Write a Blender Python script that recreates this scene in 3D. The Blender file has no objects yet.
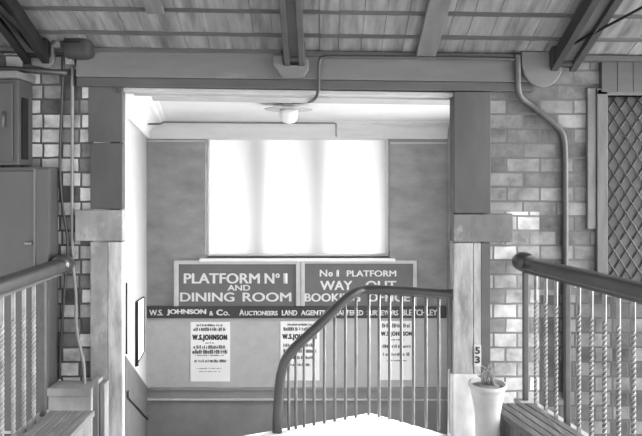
import bpy, bmesh, math, random
from mathutils import Vector, Matrix
random.seed(7)
SC = bpy.context.scene
COL = SC.collection
F, CXP, CYP, EYE = 600.0, 320.0, 178.0, 1.72
YW, YB = 4.0, 6.36            # front wall plane and back wall plane


def P(px, py, Y):
    return Vector(((px - CXP) * Y / F, Y, EYE - (py - CYP) * Y / F))


# ------------------------------------------------------------------ materials
def mat(name, v, rough=0.7, var=0.25, scale=6.0, stretch=(1, 1, 1), bump=0.0, spec=0.3, wear=0.0, wear_v=0.5, wear_scale=3.0, metal=0.0):
    m = bpy.data.materials.new(name)
    m.use_nodes = True
    nt = m.node_tree
    b = nt.nodes['Principled BSDF']
    b.inputs['Roughness'].default_value = rough
    b.inputs['Specular IOR Level'].default_value = spec
    b.inputs['Metallic'].default_value = metal
    tc = nt.nodes.new('ShaderNodeTexCoord')
    mp = nt.nodes.new('ShaderNodeMapping')
    mp.inputs['Scale'].default_value = stretch
    nt.links.new(tc.outputs['Object'], mp.inputs['Vector'])
    n = nt.nodes.new('ShaderNodeTexNoise')
    n.inputs['Scale'].default_value = scale
    n.inputs['Detail'].default_value = 6
    n.inputs['Roughness'].default_value = 0.6
    nt.links.new(mp.outputs['Vector'], n.inputs['Vector'])
    r = nt.nodes.new('ShaderNodeValToRGB')
    r.color_ramp.elements[0].position = 0.28
    r.color_ramp.elements[1].position = 0.72
    lo, hi = max(0, v * (1 - var)), min(1, v * (1 + var))
    r.color_ramp.elements[0].color = (lo, lo, lo, 1)
    r.color_ramp.elements[1].color = (hi, hi, hi, 1)
    nt.links.new(n.outputs['Fac'], r.inputs['Fac'])
    out = r.outputs['Color']
    if wear > 0:
        n2 = nt.nodes.new('ShaderNodeTexNoise')
        n2.inputs['Scale'].default_value = wear_scale
        n2.inputs['Detail'].default_value = 8
        n2.inputs['Roughness'].default_value = 0.7
        nt.links.new(mp.outputs['Vector'], n2.inputs['Vector'])
        r2 = nt.nodes.new('ShaderNodeValToRGB')
        r2.color_ramp.elements[0].position = 0.62 - 0.3 * wear
        r2.color_ramp.elements[1].position = 0.75 - 0.2 * wear
        nt.links.new(n2.outputs['Fac'], r2.inputs['Fac'])
        mx = nt.nodes.new('ShaderNodeMix')
        mx.data_type = 'RGBA'
        nt.links.new(r2.outputs['Color'], mx.inputs[0])
        nt.links.new(out, mx.inputs[6])
        mx.inputs[7].default_value = (wear_v, wear_v, wear_v, 1)
        out = mx.outputs[2]
    nt.links.new(out, b.inputs['Base Color'])
    if bump > 0:
        bp = nt.nodes.new('ShaderNodeBump')
        bp.inputs['Strength'].default_value = bump
        bp.inputs['Distance'].default_value = 0.01
        nt.links.new(n.outputs['Fac'], bp.inputs['Height'])
        nt.links.new(bp.outputs['Normal'], b.inputs['Normal'])
    return m


def brick_mat(name, width=0.225, row=0.098, lo=0.12, hi=0.5, mortar=0.1, bias=0.5, msize=0.008, off=0.5):
    m = bpy.data.materials.new(name)
    m.use_nodes = True
    nt = m.node_tree
    L = nt.links.new
    b = nt.nodes['Principled BSDF']
    b.inputs['Roughness'].default_value = 0.75
    b.inputs['Specular IOR Level'].default_value = 0.25
    tc = nt.nodes.new('ShaderNodeTexCoord')
    sp = nt.nodes.new('ShaderNodeSeparateXYZ')
    cb = nt.nodes.new('ShaderNodeCombineXYZ')
    L(tc.outputs['Object'], sp.inputs[0])
    ad = nt.nodes.new('ShaderNodeMath'); ad.operation = 'ADD'
    L(sp.outputs['X'], ad.inputs[0]); L(sp.outputs['Y'], ad.inputs[1])
    L(ad.outputs[0], cb.inputs['X']); L(sp.outputs['Z'], cb.inputs['Y'])
    # slight wobble so that the joints are hand-laid
    nw = nt.nodes.new('ShaderNodeTexNoise'); nw.inputs['Scale'].default_value = 9
    L(cb.outputs[0], nw.inputs['Vector'])
    vs = nt.nodes.new('ShaderNodeVectorMath'); vs.operation = 'SCALE'; vs.inputs['Scale'].default_value = 0.012
    L(nw.outputs['Color'], vs.inputs[0])
    va = nt.nodes.new('ShaderNodeVectorMath'); va.operation = 'ADD'
    L(cb.outputs[0], va.inputs[0]); L(vs.outputs[0], va.inputs[1])
    br = nt.nodes.new('ShaderNodeTexBrick')
    br.inputs['Scale'].default_value = 1
    br.inputs['Brick Width'].default_value = width
    br.inputs['Row Height'].default_value = row
    br.inputs['Mortar Size'].default_value = msize
    br.inputs['Mortar Smooth'].default_value = 0.3
    br.inputs['Bias'].default_value = 0
    br.offset = off
    br.inputs['Color1'].default_value = (0, 0, 0, 1)
    br.inputs['Color2'].default_value = (1, 1, 1, 1)
    br.inputs['Mortar'].default_value = (0, 0, 0, 1)
    L(va.outputs[0], br.inputs['Vector'])
    rp = nt.nodes.new('ShaderNodeValToRGB')
    rp.color_ramp.elements[0].position = max(0.0, bias - 0.35)
    rp.color_ramp.elements[1].position = min(1.0, bias + 0.35)
    rp.color_ramp.elements[0].color = (lo, lo, lo, 1)
    rp.color_ramp.elements[1].color = (hi, hi, hi, 1)
    L(br.outputs['Color'], rp.inputs['Fac'])
    # whitewash patches over the bricks
    n2 = nt.nodes.new('ShaderNodeTexNoise'); n2.inputs['Scale'].default_value = 4.5; n2.inputs['Detail'].default_value = 7; n2.inputs['Roughness'].default_value = 0.65
    L(va.outputs[0], n2.inputs['Vector'])
    r2 = nt.nodes.new('ShaderNodeValToRGB')
    r2.color_ramp.elements[0].position = 0.3; r2.color_ramp.elements[1].position = 0.7
    r2.color_ramp.elements[0].color = (0.4, 0.4, 0.4, 1); r2.color_ramp.elements[1].color = (1.5, 1.5, 1.5, 1)
    L(n2.outputs['Fac'], r2.inputs['Fac'])
    mu = nt.nodes.new('ShaderNodeMix'); mu.data_type = 'RGBA'; mu.blend_type = 'MULTIPLY'; mu.inputs[0].default_value = 1
    L(rp.outputs['Color'], mu.inputs[6]); L(r2.outputs['Color'], mu.inputs[7])
    mm = nt.nodes.new('ShaderNodeMix'); mm.data_type = 'RGBA'
    L(br.outputs['Fac'], mm.inputs[0]); L(mu.outputs[2], mm.inputs[6])
    mm.inputs[7].default_value = (mortar, mortar, mortar, 1)
    L(mm.outputs[2], b.inputs['Base Color'])
    iv = nt.nodes.new('ShaderNodeMath'); iv.operation = 'SUBTRACT'; iv.inputs[0].default_value = 1
    L(br.outputs['Fac'], iv.inputs[1])
    bp = nt.nodes.new('ShaderNodeBump'); bp.inputs['Strength'].default_value = 0.6; bp.inputs['Distance'].default_value = 0.008
    L(iv.outputs[0], bp.inputs['Height']); L(bp.outputs['Normal'], b.inputs['Normal'])
    return m


M = {}
M['brick'] = brick_mat('whitewashed_brick', lo=0.075, hi=0.17, mortar=0.08)
M['brick_outer'] = brick_mat('whitewashed_header_brick', width=0.128, lo=0.06, hi=0.42, mortar=0.05, off=0.1)
M['brick_dark'] = brick_mat('sooty_brick', width=0.12, lo=0.042, hi=0.11, mortar=0.042, bias=0.6, off=0.1)
M['brick_pale'] = brick_mat('pale_whitewashed_brick', width=0.16, lo=0.17, hi=0.4, mortar=0.13)
M['stone_dark'] = mat('dark_painted_stone', 0.048, 0.6, 0.3, 4, (1, 1, 0.35), 0.15)
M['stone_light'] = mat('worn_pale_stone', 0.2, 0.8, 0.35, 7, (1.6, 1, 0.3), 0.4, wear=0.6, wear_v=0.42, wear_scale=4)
M['stone_grey'] = mat('grey_dressed_stone', 0.17, 0.8, 0.3, 7, (1, 1, 0.6), 0.3, wear=0.4, wear_v=0.28, wear_scale=6)
M['stone_pale'] = mat('bounce_paled_chipped_stone', 0.5, 0.8, 0.25, 9, (1, 1, 0.5), 0.4)  # jamb foot: light bounced off the deck is put into this pale colour; also the plate
M['beam'] = mat('grey_painted_timber', 0.09, 0.6, 0.2, 3, (0.5, 1, 2.0), 0.08, wear=0.15, wear_v=0.14, wear_scale=2.5)
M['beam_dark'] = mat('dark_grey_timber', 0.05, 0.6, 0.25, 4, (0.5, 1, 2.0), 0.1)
M['boards'] = mat('stained_roof_boards', 0.105, 0.75, 0.55, 5, (3.2, 0.5, 0.5), 0.1)
M['rafter'] = mat('grey_rafter_timber', 0.08, 0.7, 0.3, 5, (3, 0.5, 0.5), 0.1)
M['iron_dark'] = mat('dark_iron', 0.008, 0.7, 0.3, 6, spec=0.15)
M['iron_mid'] = mat('greyed_iron', 0.04, 0.7, 0.3, 6, spec=0.2)
M['iron_soft'] = mat('medium_dark_iron', 0.024, 0.7, 0.3, 6, spec=0.2)  # iron tone between dark and greyed, for right truss and electric box
M['iron_grey'] = mat('grey_painted_iron', 0.045, 0.45, 0.3, 12, spec=0.4)
M['bar'] = mat('pale_grey_iron_bar', 0.115, 0.45, 0.25, 12, spec=0.5)
M['twist'] = mat('worn_twisted_iron', 0.19, 0.75, 0.35, 14, spec=0.15)
M['handrail'] = mat('dark_polished_handrail', 0.03, 0.3, 0.3, 8, (1, 1, 1), spec=0.6)
M['plank'] = mat('worn_grey_planks', 0.115, 0.7, 0.35, 6, (4, 0.4, 4), 0.15, wear=0.25, wear_v=0.26, wear_scale=3)
M['plank_up'] = mat('upright_grey_boards', 0.13, 0.7, 0.35, 6, (4, 4, 0.4), 0.15, wear=0.25, wear_v=0.26, wear_scale=3)
M['cupboard'] = mat('dark_cupboard_paint', 0.047, 0.5, 0.2, 4, (1, 1, 0.4), 0.05, spec=0.4)
M['cupboard_edge'] = mat('cupboard_stile_paint', 0.085, 0.5, 0.2, 4, (1, 1, 0.4), 0.05, spec=0.4)
M['plaster'] = mat('grey_distempered_plaster', 0.27, 0.85, 0.26, 3.5, (1, 1, 1.8), 0.05)
M['white_wall'] = mat('white_painted_plaster', 0.3, 0.7, 0.05, 3)
M['ceiling'] = mat('white_ceiling_plaster', 0.6, 0.8, 0.06, 2.5)
M['panel'] = mat('grey_wainscot_paint', 0.46, 0.65, 0.08, 10, (1, 1, 1), 0.03)
M['dado'] = mat('dark_dado_paint', 0.27, 0.5, 0.15, 4, spec=0.4)
M['dado_side_lit'] = mat('dado_paint_light_offset', 0.07, 0.7, 0.2, 4, spec=0.2)  # left dado colour, darkened to offset the strong side light
M['soffit'] = mat('grey_soffit_paint', 0.3, 0.7, 0.1, 5)
M['stone_mid'] = mat('dull_band_stone', 0.1, 0.8, 0.3, 7, (1, 1, 0.6), 0.3, wear=0.2, wear_v=0.26, wear_scale=6)
M['cupboard_dark'] = mat('sooty_cabinet_paint', 0.036, 0.5, 0.2, 4, (1, 1, 0.4), 0.05, spec=0.3)
M['ledge'] = mat('pale_stone_ledge', 0.3, 0.8, 0.25, 8, (1, 1, 1), 0.1)
M['sign'] = mat('dark_signboard_enamel', 0.13, 0.4, 0.1, 4, spec=0.4)
M['strip'] = mat('dark_strip_sign_paint', 0.05, 0.4, 0.1, 4, spec=0.4)
M['letter'] = mat('pale_sign_lettering', 0.68, 0.5, 0.05, 8)
M['sign_frame'] = mat('pale_sign_frame', 0.5, 0.5, 0.1, 8)
M['paper'] = mat('white_poster_paper', 0.9, 0.8, 0.03, 8)
M['ink'] = mat('grey_printing_ink', 0.045, 0.8, 0.1, 8)
M['floor'] = mat('bare_concrete_deck', 0.6, 0.8, 0.1, 5)
M['step'] = mat('worn_timber_steps', 0.12, 0.7, 0.2, 5)
M['ground'] = mat('pale_platform_ground', 0.5, 0.9, 0.2, 2)
M['white_trim'] = mat('white_window_paint', 0.8, 0.5, 0.05, 5)
M['enamel'] = mat('white_lamp_enamel', 0.6, 0.3, 0.05, 5, spec=0.5)
M['lamp_rim'] = mat('grey_lamp_rim', 0.3, 0.4, 0.1, 5, spec=0.5)
M['cable'] = mat('grey_conduit', 0.035, 0.5, 0.25, 9, spec=0.4)
M['cable_dark'] = mat('dark_cable', 0.018, 0.5, 0.2, 9, spec=0.4)
M['cable_pale'] = mat('pale_painted_pipe', 0.13, 0.5, 0.25, 9, spec=0.4)
M['box'] = mat('weathered_zinc_box', 0.19, 0.5, 0.3, 5, (1, 1, 0.6), 0.1, spec=0.5)
M['tub'] = mat('whitewashed_tub', 0.45, 0.7, 0.25, 6, (1, 1, 0.5), 0.2)
M['twig'] = mat('dry_grey_twigs', 0.22, 0.8, 0.3, 10)
M['earth'] = mat('pale_dry_soil', 0.2, 0.9, 0.4, 20, bump=0.4)
M['lattice'] = mat('grey_lead_lattice', 0.055, 0.5, 0.2, 10, spec=0.4)
M['pane_dark'] = mat('dirty_dark_glass', 0.036, 0.35, 0.3, 4, spec=0.5)


def frosted(name):
    m = bpy.data.materials.new(name)
    m.use_nodes = True
    nt = m.node_tree
    for n in list(nt.nodes):
        if n.type != 'OUTPUT_MATERIAL':
            nt.nodes.remove(n)
    o = [n for n in nt.nodes if n.type == 'OUTPUT_MATERIAL'][0]
    tr = nt.nodes.new('ShaderNodeBsdfTranslucent'); tr.inputs['Color'].default_value = (0.42, 0.42, 0.42, 1)
    tp = nt.nodes.new('ShaderNodeBsdfTransparent')
    mx = nt.nodes.new('ShaderNodeMixShader'); mx.inputs[0].default_value = 0.03
    nt.links.new(tr.outputs[0], mx.inputs[1]); nt.links.new(tp.outputs[0], mx.inputs[2])
    nt.links.new(mx.outputs[0], o.inputs['Surface'])
    return m


M['frosted'] = frosted('frosted_window_glass')


# ------------------------------------------------------------------ mesh builder
class MB:
    def __init__(self):
        self.bm = bmesh.new()

    def hexa(self, a, bevel=0.0):
        """a: 8 points, bottom ring then top ring"""
        bm = bmesh.new()
        v = [bm.verts.new(p) for p in a]
        for f in ((0, 1, 2, 3), (4, 5, 6, 7), (0, 1, 5, 4), (1, 2, 6, 5), (2, 3, 7, 6), (3, 0, 4, 7)):
            bm.faces.new([v[i] for i in f])
        bmesh.ops.recalc_face_normals(bm, faces=bm.faces)
        if bevel > 0:
            bmesh.ops.bevel(bm, geom=list(bm.edges), offset=bevel, segments=2, profile=0.5, affect='EDGES')
        self._merge(bm)
        return self

    def _merge(self, bm):
        me = bpy.data.meshes.new('tmp')
        bm.to_mesh(me); bm.free()
        self.bm.from_mesh(me)
        bpy.data.meshes.remove(me)

    def box(self, x0, x1, y0, y1, z0, z1, bevel=0.0):
        return self.hexa([(x0, y0, z0), (x1, y0, z0), (x1, y1, z0), (x0, y1, z0), (x0, y0, z1), (x1, y0, z1), (x1, y1, z1), (x0, y1, z1)], bevel)

    def prism(self, poly, d, bevel=0.0):
        """poly: list of 3D points; extruded by vector d"""
        bm = bmesh.new()
        n = len(poly)
        a = [bm.verts.new(p) for p in poly]
        b = [bm.verts.new(Vector(p) + Vector(d)) for p in poly]
        bm.faces.new(a); bm.faces.new(b[::-1])
        for i in range(n):
            bm.faces.new([a[i], b[i], b[(i + 1) % n], a[(i + 1) % n]])
        bmesh.ops.recalc_face_normals(bm, faces=bm.faces)
        if bevel > 0:
            bmesh.ops.bevel(bm, geom=list(bm.edges), offset=bevel, segments=2, profile=0.5, affect='EDGES')
        self._merge(bm)
        return self

    def tube(self, pts, r, seg=10, smooth_path=0, sx=1.0, sz=1.0, cap=True, up=(0, 0, 1), square=0.0):
        pts = [Vector(p) for p in pts]
        for _ in range(smooth_path):
            q = [pts[0]]
            for i in range(len(pts) - 1):
                q += [pts[i] * 0.75 + pts[i + 1] * 0.25, pts[i] * 0.25 + pts[i + 1] * 0.75]
            pts = q + [pts[-1]]
        bm = bmesh.new()
        rings = []
        n = len(pts)
        side = None
        for i, p in enumerate(pts):
            t = (pts[min(i + 1, n - 1)] - pts[max(i - 1, 0)]).normalized()
            if side is None:
                u = Vector(up)
                if abs(t.dot(u)) > 0.95:
                    u = Vector((0, 1, 0))
                side = t.cross(u).normalized()
            side = (side - t * side.dot(t)).normalized()
            u = side.cross(t).normalized()
            rr = r[i] if isinstance(r, (list, tuple)) else r
            ring = []
            for k in range(seg):
                a = 2 * math.pi * k / seg
                c, s = math.cos(a), math.sin(a)
                if square > 0:
                    e = 1 - 0.6 * square
                    c = math.copysign(abs(c) ** e, c); s = math.copysign(abs(s) ** e, s)
                ring.append(bm.verts.new(p + side * c * rr * sx + u * s * rr * sz))
            rings.append(ring)
        for i in range(n - 1):
            for k in range(seg):
                f = bm.faces.new([rings[i][k], rings[i][(k + 1) % seg], rings[i + 1][(k + 1) % seg], rings[i + 1][k]])
                f.smooth = True
        if cap:
            bm.faces.new(rings[0][::-1]); bm.faces.new(rings[-1])
        bmesh.ops.recalc_face_normals(bm, faces=bm.faces)
        self._merge(bm)
        return self

    def lathe(self, prof, c, seg=24):
        bm = bmesh.new()
        rings = []
        for (r, z) in prof:
            rings.append([bm.verts.new((c[0] + r * math.cos(2 * math.pi * k / seg), c[1] + r * math.sin(2 * math.pi * k / seg), c[2] + z)) for k in range(seg)])
        for i in range(len(prof) - 1):
            for k in range(seg):
                f = bm.faces.new([rings[i][k], rings[i][(k + 1) % seg], rings[i + 1][(k + 1) % seg], rings[i + 1][k]])
                f.smooth = True
        bm.faces.new(rings[0][::-1]); bm.faces.new(rings[-1])
        bmesh.ops.recalc_face_normals(bm, faces=bm.faces)
        self._merge(bm)
        return self

    def twist(self, x, y, z0, z1, half, plain=0.18, pitch=0.11):
        """square iron bar, plain at the top and foot and twisted between"""
        bm = bmesh.new()
        h = z1 - z0
        za, zb = z0 + 0.04 * h, z1 - plain * h
        n = int((zb - za) / 0.011)
        lev = [(z0, 0.0)] + [(za + (zb - za) * i / n, 2 * math.pi * (zb - za) * i / n / pitch) for i in range(n + 1)]
        lev.append((z1, lev[-1][1]))
        rings = []
        for z, a in lev:
            rings.append([bm.verts.new((x + half * 1.41 * math.cos(a + math.pi / 4 + k * math.pi / 2), y + half * 1.41 * math.sin(a + math.pi / 4 + k * math.pi / 2), z)) for k in range(4)])
        for i in range(len(rings) - 1):
            for k in range(4):
                bm.faces.new([rings[i][k], rings[i][(k + 1) % 4], rings[i + 1][(k + 1) % 4], rings[i + 1][k]])
        bm.faces.new(rings[0][::-1]); bm.faces.new(rings[-1])
        bmesh.ops.recalc_face_normals(bm, faces=bm.faces)
        self._merge(bm)
        return self

    def build(self, name, material, parent=None):
        me = bpy.data.meshes.new(name)
        if parent is not None:
            self.bm.transform(Matrix.Translation(-Vector(parent['_origin'])))
        self.bm.to_mesh(me); self.bm.free()
        me.materials.append(material)
        o = bpy.data.objects.new(name, me)
        COL.objects.link(o)
        if parent is not None:
            o.parent = parent
            o['_origin'] = parent['_origin']
        else:
            o['_origin'] = (0.0, 0.0, 0.0)
        return o


def thing(name, label, cat, loc=(0, 0, 0), group=None):
    o = bpy.data.objects.new(name, None)
    COL.objects.link(o)
    o.empty_display_size = 0.1
    o.location = loc
    o['_origin'] = tuple(loc)
    o['label'] = label; o['category'] = cat
    if group: o['group'] = group
    return o


def tag(o, label, cat, group=None):
    o['label'] = label; o['category'] = cat
    if group: o['group'] = group
    return o


def struct(name, mb, m, label=None, cat=None):
    o = mb.build(name, m)
    o['kind'] = 'structure'
    o['label'] = label or name.replace('_', ' ')
    o['category'] = cat or name.split('_')[0]
    return o


def text_into(mb, body, x0, x1, z0, z1, y, depth=0.004, bold=0.02, spacing=1.0):
    """lettering in the XZ plane facing -Y, fitted to the rectangle"""
    cu = bpy.data.curves.new('t', 'FONT')
    cu.body = body; cu.size = 1.0; cu.extrude = 0.0; cu.offset = bold; cu.space_character = spacing
    cu.resolution_u = 4
    ob = bpy.data.objects.new('t', cu)
    COL.objects.link(ob)
    dg = bpy.context.evaluated_depsgraph_get()
    me = bpy.data.meshes.new_from_object(ob.evaluated_get(dg))
    bpy.data.objects.remove(ob); bpy.data.curves.remove(cu)
    xs = [v.co.x for v in me.vertices]; ys = [v.co.y for v in me.vertices]
    ax, bx, ay, by = min(xs), max(xs), min(ys), max(ys)
    for v in me.vertices:
        v.co = Vector((x0 + (v.co.x - ax) / (bx - ax) * (x1 - x0), y, z0 + (v.co.y - ay) / (by - ay) * (z1 - z0)))
    bm = bmesh.new(); bm.from_mesh(me)
    bpy.data.meshes.remove(me)
    r = bmesh.ops.extrude_face_region(bm, geom=list(bm.faces))
    for g in r['geom']:
        if isinstance(g, bmesh.types.BMVert):
            g.co.y -= depth
    bmesh.ops.recalc_face_normals(bm, faces=bm.faces)
    h = (z1 - z0) * 0.045          # signwriter's heavy strokes
    for dx, dz, dy in ((-h, 0, 0), (h, 0, -0.0003), (0, h * 0.6, -0.0006)):
        c = bm.copy()
        for v in c.verts:
            v.co += Vector((dx, dy, dz))
        mb._merge(c)
    bm.free()


def px_text(mb, body, px0, px1, py0, py1, Y, **k):
    a = P(px0, py1, Y); b = P(px1, py0, Y)
    text_into(mb, body, a.x, b.x, a.z, b.z, Y, **k)


def X(px, Y=YW): return (px - CXP) * Y / F
def Z(py, Y=YW): return EYE - (py - CYP) * Y / F


# ------------------------------------------------------------------ the setting
JL, JR = X(122.5), X(453.5)       # jambs of the opening
YWB = 4.12                         # back of the front wall
ZTOP = 2.62
# bare brick wall with the opening, a latticed window on the right
WX0, WX1, WZ0, WZ1 = X(608), 2.75, Z(291), Z(95)
w = MB()
w.box(JR + 0.03, X(541), YW + 0.03, YWB, Z(212), ZTOP)
wm = MB(); wm.box(JR + 0.03, X(541) - 0.0005, YW + 0.03, YWB, -3.6, Z(212) - 0.0005)
struct('wall_front_middle', wm, M['brick_pale'], 'paler whitewashed brick between the right jamb and the railing', 'wall')
w.box(X(541), WX0, YW + 0.03, YWB, Z(296), ZTOP)
w.box(WX1, 5.5, YW + 0.03, YWB, -3.6, ZTOP)
wq = MB(); wq.box(X(541), WX1, YW + 0.03, YWB, -3.6, Z(296) - 0.0005)
struct('wall_front_right', wq, M['brick_dark'], 'dull unpainted brick below and behind the right railing', 'wall')
w.box(WX0, WX1, YW + 0.03, YWB, Z(296), WZ0)
w.box(WX0, WX1, YW + 0.03, YWB, WZ1, ZTOP)
w.box(JL - 0.03, JR + 0.03, YW + 0.03, YWB, 2.345, ZTOP)
w.box(JL - 0.03, JR + 0.03, YW + 0.03, YWB, -3.6, -1.5)
wl = MB(); wl.box(-5.5, JL - 0.03, YW + 0.03, YWB, -3.6, ZTOP)
struct('wall_front_left', wl, M['brick_outer'], 'whitewashed header brick wall left of the opening', 'wall')
struct('wall_front', w, M['brick'], 'whitewashed brick wall pierced by a wide opening', 'wall')

# stone jambs of the opening: blocks one above the other
jl = MB()
jl.box(X(88), JL, YW, 4.06, Z(142), Z(80), 0.006)
jl.box(X(90), JL, YW, 4.06, Z(209), Z(143), 0.006)
struct('trim_1', jl, M['stone_dark'], 'dark upper blocks of the left jamb', 'jamb')
jm = MB()
jm.box(X(75), JL, YW - 0.005, 4.06, Z(241), Z(210), 0.006)
struct('trim_2', jm, M['stone_grey'], 'pale band stone of the left jamb', 'jamb')
jn = MB()
jn.box(X(90), JL - 0.1, YW, 4.06, -1.5, Z(242), 0.006)
struct('trim_3', jn, M['stone_grey'], 'lower shaft of the left jamb', 'jamb')
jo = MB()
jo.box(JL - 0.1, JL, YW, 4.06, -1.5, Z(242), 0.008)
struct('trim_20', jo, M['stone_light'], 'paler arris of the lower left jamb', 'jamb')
jr = MB()
jr.box(JR, X(490), YW - 0.02, YWB, Z(213), Z(92), 0.004)
struct('trim_4', jr, M['stone_dark'], 'dark upper block of the right jamb', 'jamb')
jb = MB()
jb.box(JR, X(513), YW - 0.005, YWB, Z(242), Z(214), 0.006)
struct('trim_5', jb, M['stone_mid'], 'pale band stone of the right jamb', 'jamb')
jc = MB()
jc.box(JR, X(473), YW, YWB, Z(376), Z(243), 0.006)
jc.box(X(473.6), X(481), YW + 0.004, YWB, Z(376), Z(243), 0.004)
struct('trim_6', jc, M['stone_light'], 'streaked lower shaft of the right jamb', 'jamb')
jd = MB()
jd.box(X(481.4), X(491), YW + 0.01, YWB, Z(376), Z(243), 0.004)
struct('trim_7', jd, M['beam'], 'narrow grey upright strip on the right jamb', 'jamb')
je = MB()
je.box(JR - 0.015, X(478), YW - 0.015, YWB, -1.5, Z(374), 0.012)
struct('trim_8', je, M['stone_pale'], 'foot of the right jamb, paled to carry light bounced off the deck', 'jamb')

# lintel beam over the opening (slightly out of level), with the darker lower edge and the white soffit moulding
lb = MB()
def sloped(mb, px0, px1, ya0, yb0, ya1, yb1, Y0, Y1, bevel=0.004):
    """bar across the wall: ya = top/bottom at left end, yb at right end (photo rows at the wall plane)"""
    xa, xb = X(px0), X(px1)
    mb.hexa([(xa, Y0, Z(yb0)), (xb, Y0, Z(yb1)), (xb, Y1, Z(yb1)), (xa, Y1, Z(yb0)),
             (xa, Y0, Z(ya0)), (xb, Y0, Z(ya1)), (xb, Y1, Z(ya1)), (xa, Y1, Z(ya0))], bevel)
sloped(lb, 78, 532, 51, 77.5, 57, 83, YW - 0.035, YW + 0.05)
lintel = struct('lintel', lb, M['beam'], 'grey painted timber lintel beam over the opening', 'lintel')
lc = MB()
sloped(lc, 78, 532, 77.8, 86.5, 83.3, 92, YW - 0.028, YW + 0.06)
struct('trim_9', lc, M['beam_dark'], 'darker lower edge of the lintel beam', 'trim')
ld = MB()
sloped(ld, 118, 463, 87, 91, 92.2, 96, YW + 0.02, YW + 0.12, 0.003)
sloped(ld, 118, 463, 89, 93, 94, 98, YW + 0.12, 4.4, 0.003)
struct('trim_10', ld, M['soffit'], 'white soffit moulding under the lintel', 'trim')
# boarding between lintel and roof at both ends
le = MB()
for i in range(6):
    x0 = X(601) + i * 0.105
    le.box(x0, x0 + 0.102, YW - 0.01, YW + 0.03, Z(92), Z(61), 0.003)
struct('trim_11', le, M['beam_dark'], 'upright boarding above the latticed window', 'trim')
# wall plate under the roof
lp = MB()
sloped(lp, 300, 800, 52.5, 57.5, 60, 65, YW - 0.06, YW + 0.03)
sloped(lp, -200, 282, 47, 51, 50, 54.5, YW - 0.05, YW + 0.03)
struct('trim_12', lp, M['beam_dark'], 'wall plate along the foot of the roof', 'trim')

# roof boards rising towards the viewer, then falling again behind
SL = 0.47
def roof_z(y): return 2.54 + SL * (YW - y)
rb = MB()
RY0, RY1 = YW + 0.03, 0.9
x = -3.0
while x < 3.0:
    dz = random.uniform(-0.004, 0.004)
    wd = random.choice((0.12, 0.135, 0.15))
    rb.hexa([(x, RY0, roof_z(RY0) + dz), (x + wd - 0.0025, RY0, roof_z(RY0) + dz), (x + wd - 0.0025, RY1, roof_z(RY1) + dz), (x, RY1, roof_z(RY1) + dz),
             (x, RY0, roof_z(RY0) + 0.03), (x + wd - 0.0025, RY0, roof_z(RY0) + 0.03), (x + wd - 0.0025, RY1, roof_z(RY1) + 0.03), (x, RY1, roof_z(RY1) + 0.03)])
    x += wd  # next board
rb.hexa([(-3, RY0, roof_z(RY0) + 0.031), (3, RY0, roof_z(RY0) + 0.031), (3, RY1, roof_z(RY1) + 0.031), (-3, RY1, roof_z(RY1) + 0.031),
         (-3, RY0, roof_z(RY0) + 0.06), (3, RY0, roof_z(RY0) + 0.06), (3, RY1, roof_z(RY1) + 0.06), (-3, RY1, roof_z(RY1) + 0.06)])
rb.hexa([(-3, RY1, roof_z(RY1)), (3, RY1, roof_z(RY1)), (3, -2.4, 2.6), (-3, -2.4, 2.6),
         (-3, RY1, roof_z(RY1) + 0.06), (3, RY1, roof_z(RY1) + 0.06), (3, -2.4, 2.66), (-3, -2.4, 2.66)])
struct('roof', rb, M['boards'], 'stained boarded roof slope over the footbridge', 'roof')
# battens across the boards
pl = MB()
for Yc in (3.81, 3.61, 3.41, 3.1, 2.7, 2.3):
    z = roof_z(Yc)
    pl.box(-3, 3, Yc - 0.011, Yc + 0.011, z - 0.016, z + 0.006)
struct('trim_13', pl, M['beam_dark'], 'thin battens across the roof boards', 'trim')


def rafter(xa, wd, dp, m, y0=YW - 0.03, y1=0.95, dx=0.0, drop=0.005):
    b = MB()
    a = []
    for (yy, xx) in ((y0, xa), (y1, xa + dx)):
        z = roof_z(yy) - drop
        a.append([(xx - wd / 2, yy, z - dp), (xx + wd / 2, yy, z - dp), (xx + wd / 2, yy, z), (xx - wd / 2, yy, z)])
    b.hexa(a[0] + a[1], 0.006)
    return b
struct('beam_1', rafter(X(172), 0.11, 0.035, None, y0=3.6), M['rafter'], 'grey common rafter left of the middle truss', 'beam')
struct('beam_2', rafter(X(424), 0.13, 0.045, None), M['rafter'], 'grey common rafter right of the middle truss', 'beam')


def truss(px, py, label, wd=0.12, m='iron_dark'):
    xa = X(px)
    root = thing('roof_truss', label, 'roof truss', (xa, YW - 0.06, roof_z(YW) - 0.1))
    y0 = YW - 0.07
    b = MB()
    for s in (-1, 1):
        a = []
        for yy in (y0, 0.95):
            z = roof_z(yy) - 0.035
            a.append([(xa + s * wd * 0.36 - wd * 0.14, yy, z - 0.1), (xa + s * wd * 0.36 + wd * 0.14, yy, z - 0.1), (xa + s * wd * 0.36 + wd * 0.14, yy, z), (xa + s * wd * 0.36 - wd * 0.14, yy, z)])
        b.hexa(a[0] + a[1], 0.004)
    b.build('angle_iron', M[m], root)
    c = MB()
    a = []
    for yy in (y0 + 0.02, 0.95):
        z = roof_z(yy) - 0.03
        a.append([(xa - wd * 0.25, yy, z - 0.07), (xa + wd * 0.25, yy, z - 0.07), (xa + wd * 0.25, yy, z), (xa - wd * 0.25, yy, z)])
    c.hexa(a[0] + a[1], 0.004)
    c.build('web_timber', M['beam_dark'], root)
    s = MB()
    zt = roof_z(y0) - 0.05
    s.box(xa - wd * 0.55, xa + wd * 0.55, YW - 0.13, YW - 0.042, Z(py), Z(py) + 0.13, 0.012)
    s.build('shoe', M[m], root)
    return root


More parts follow.
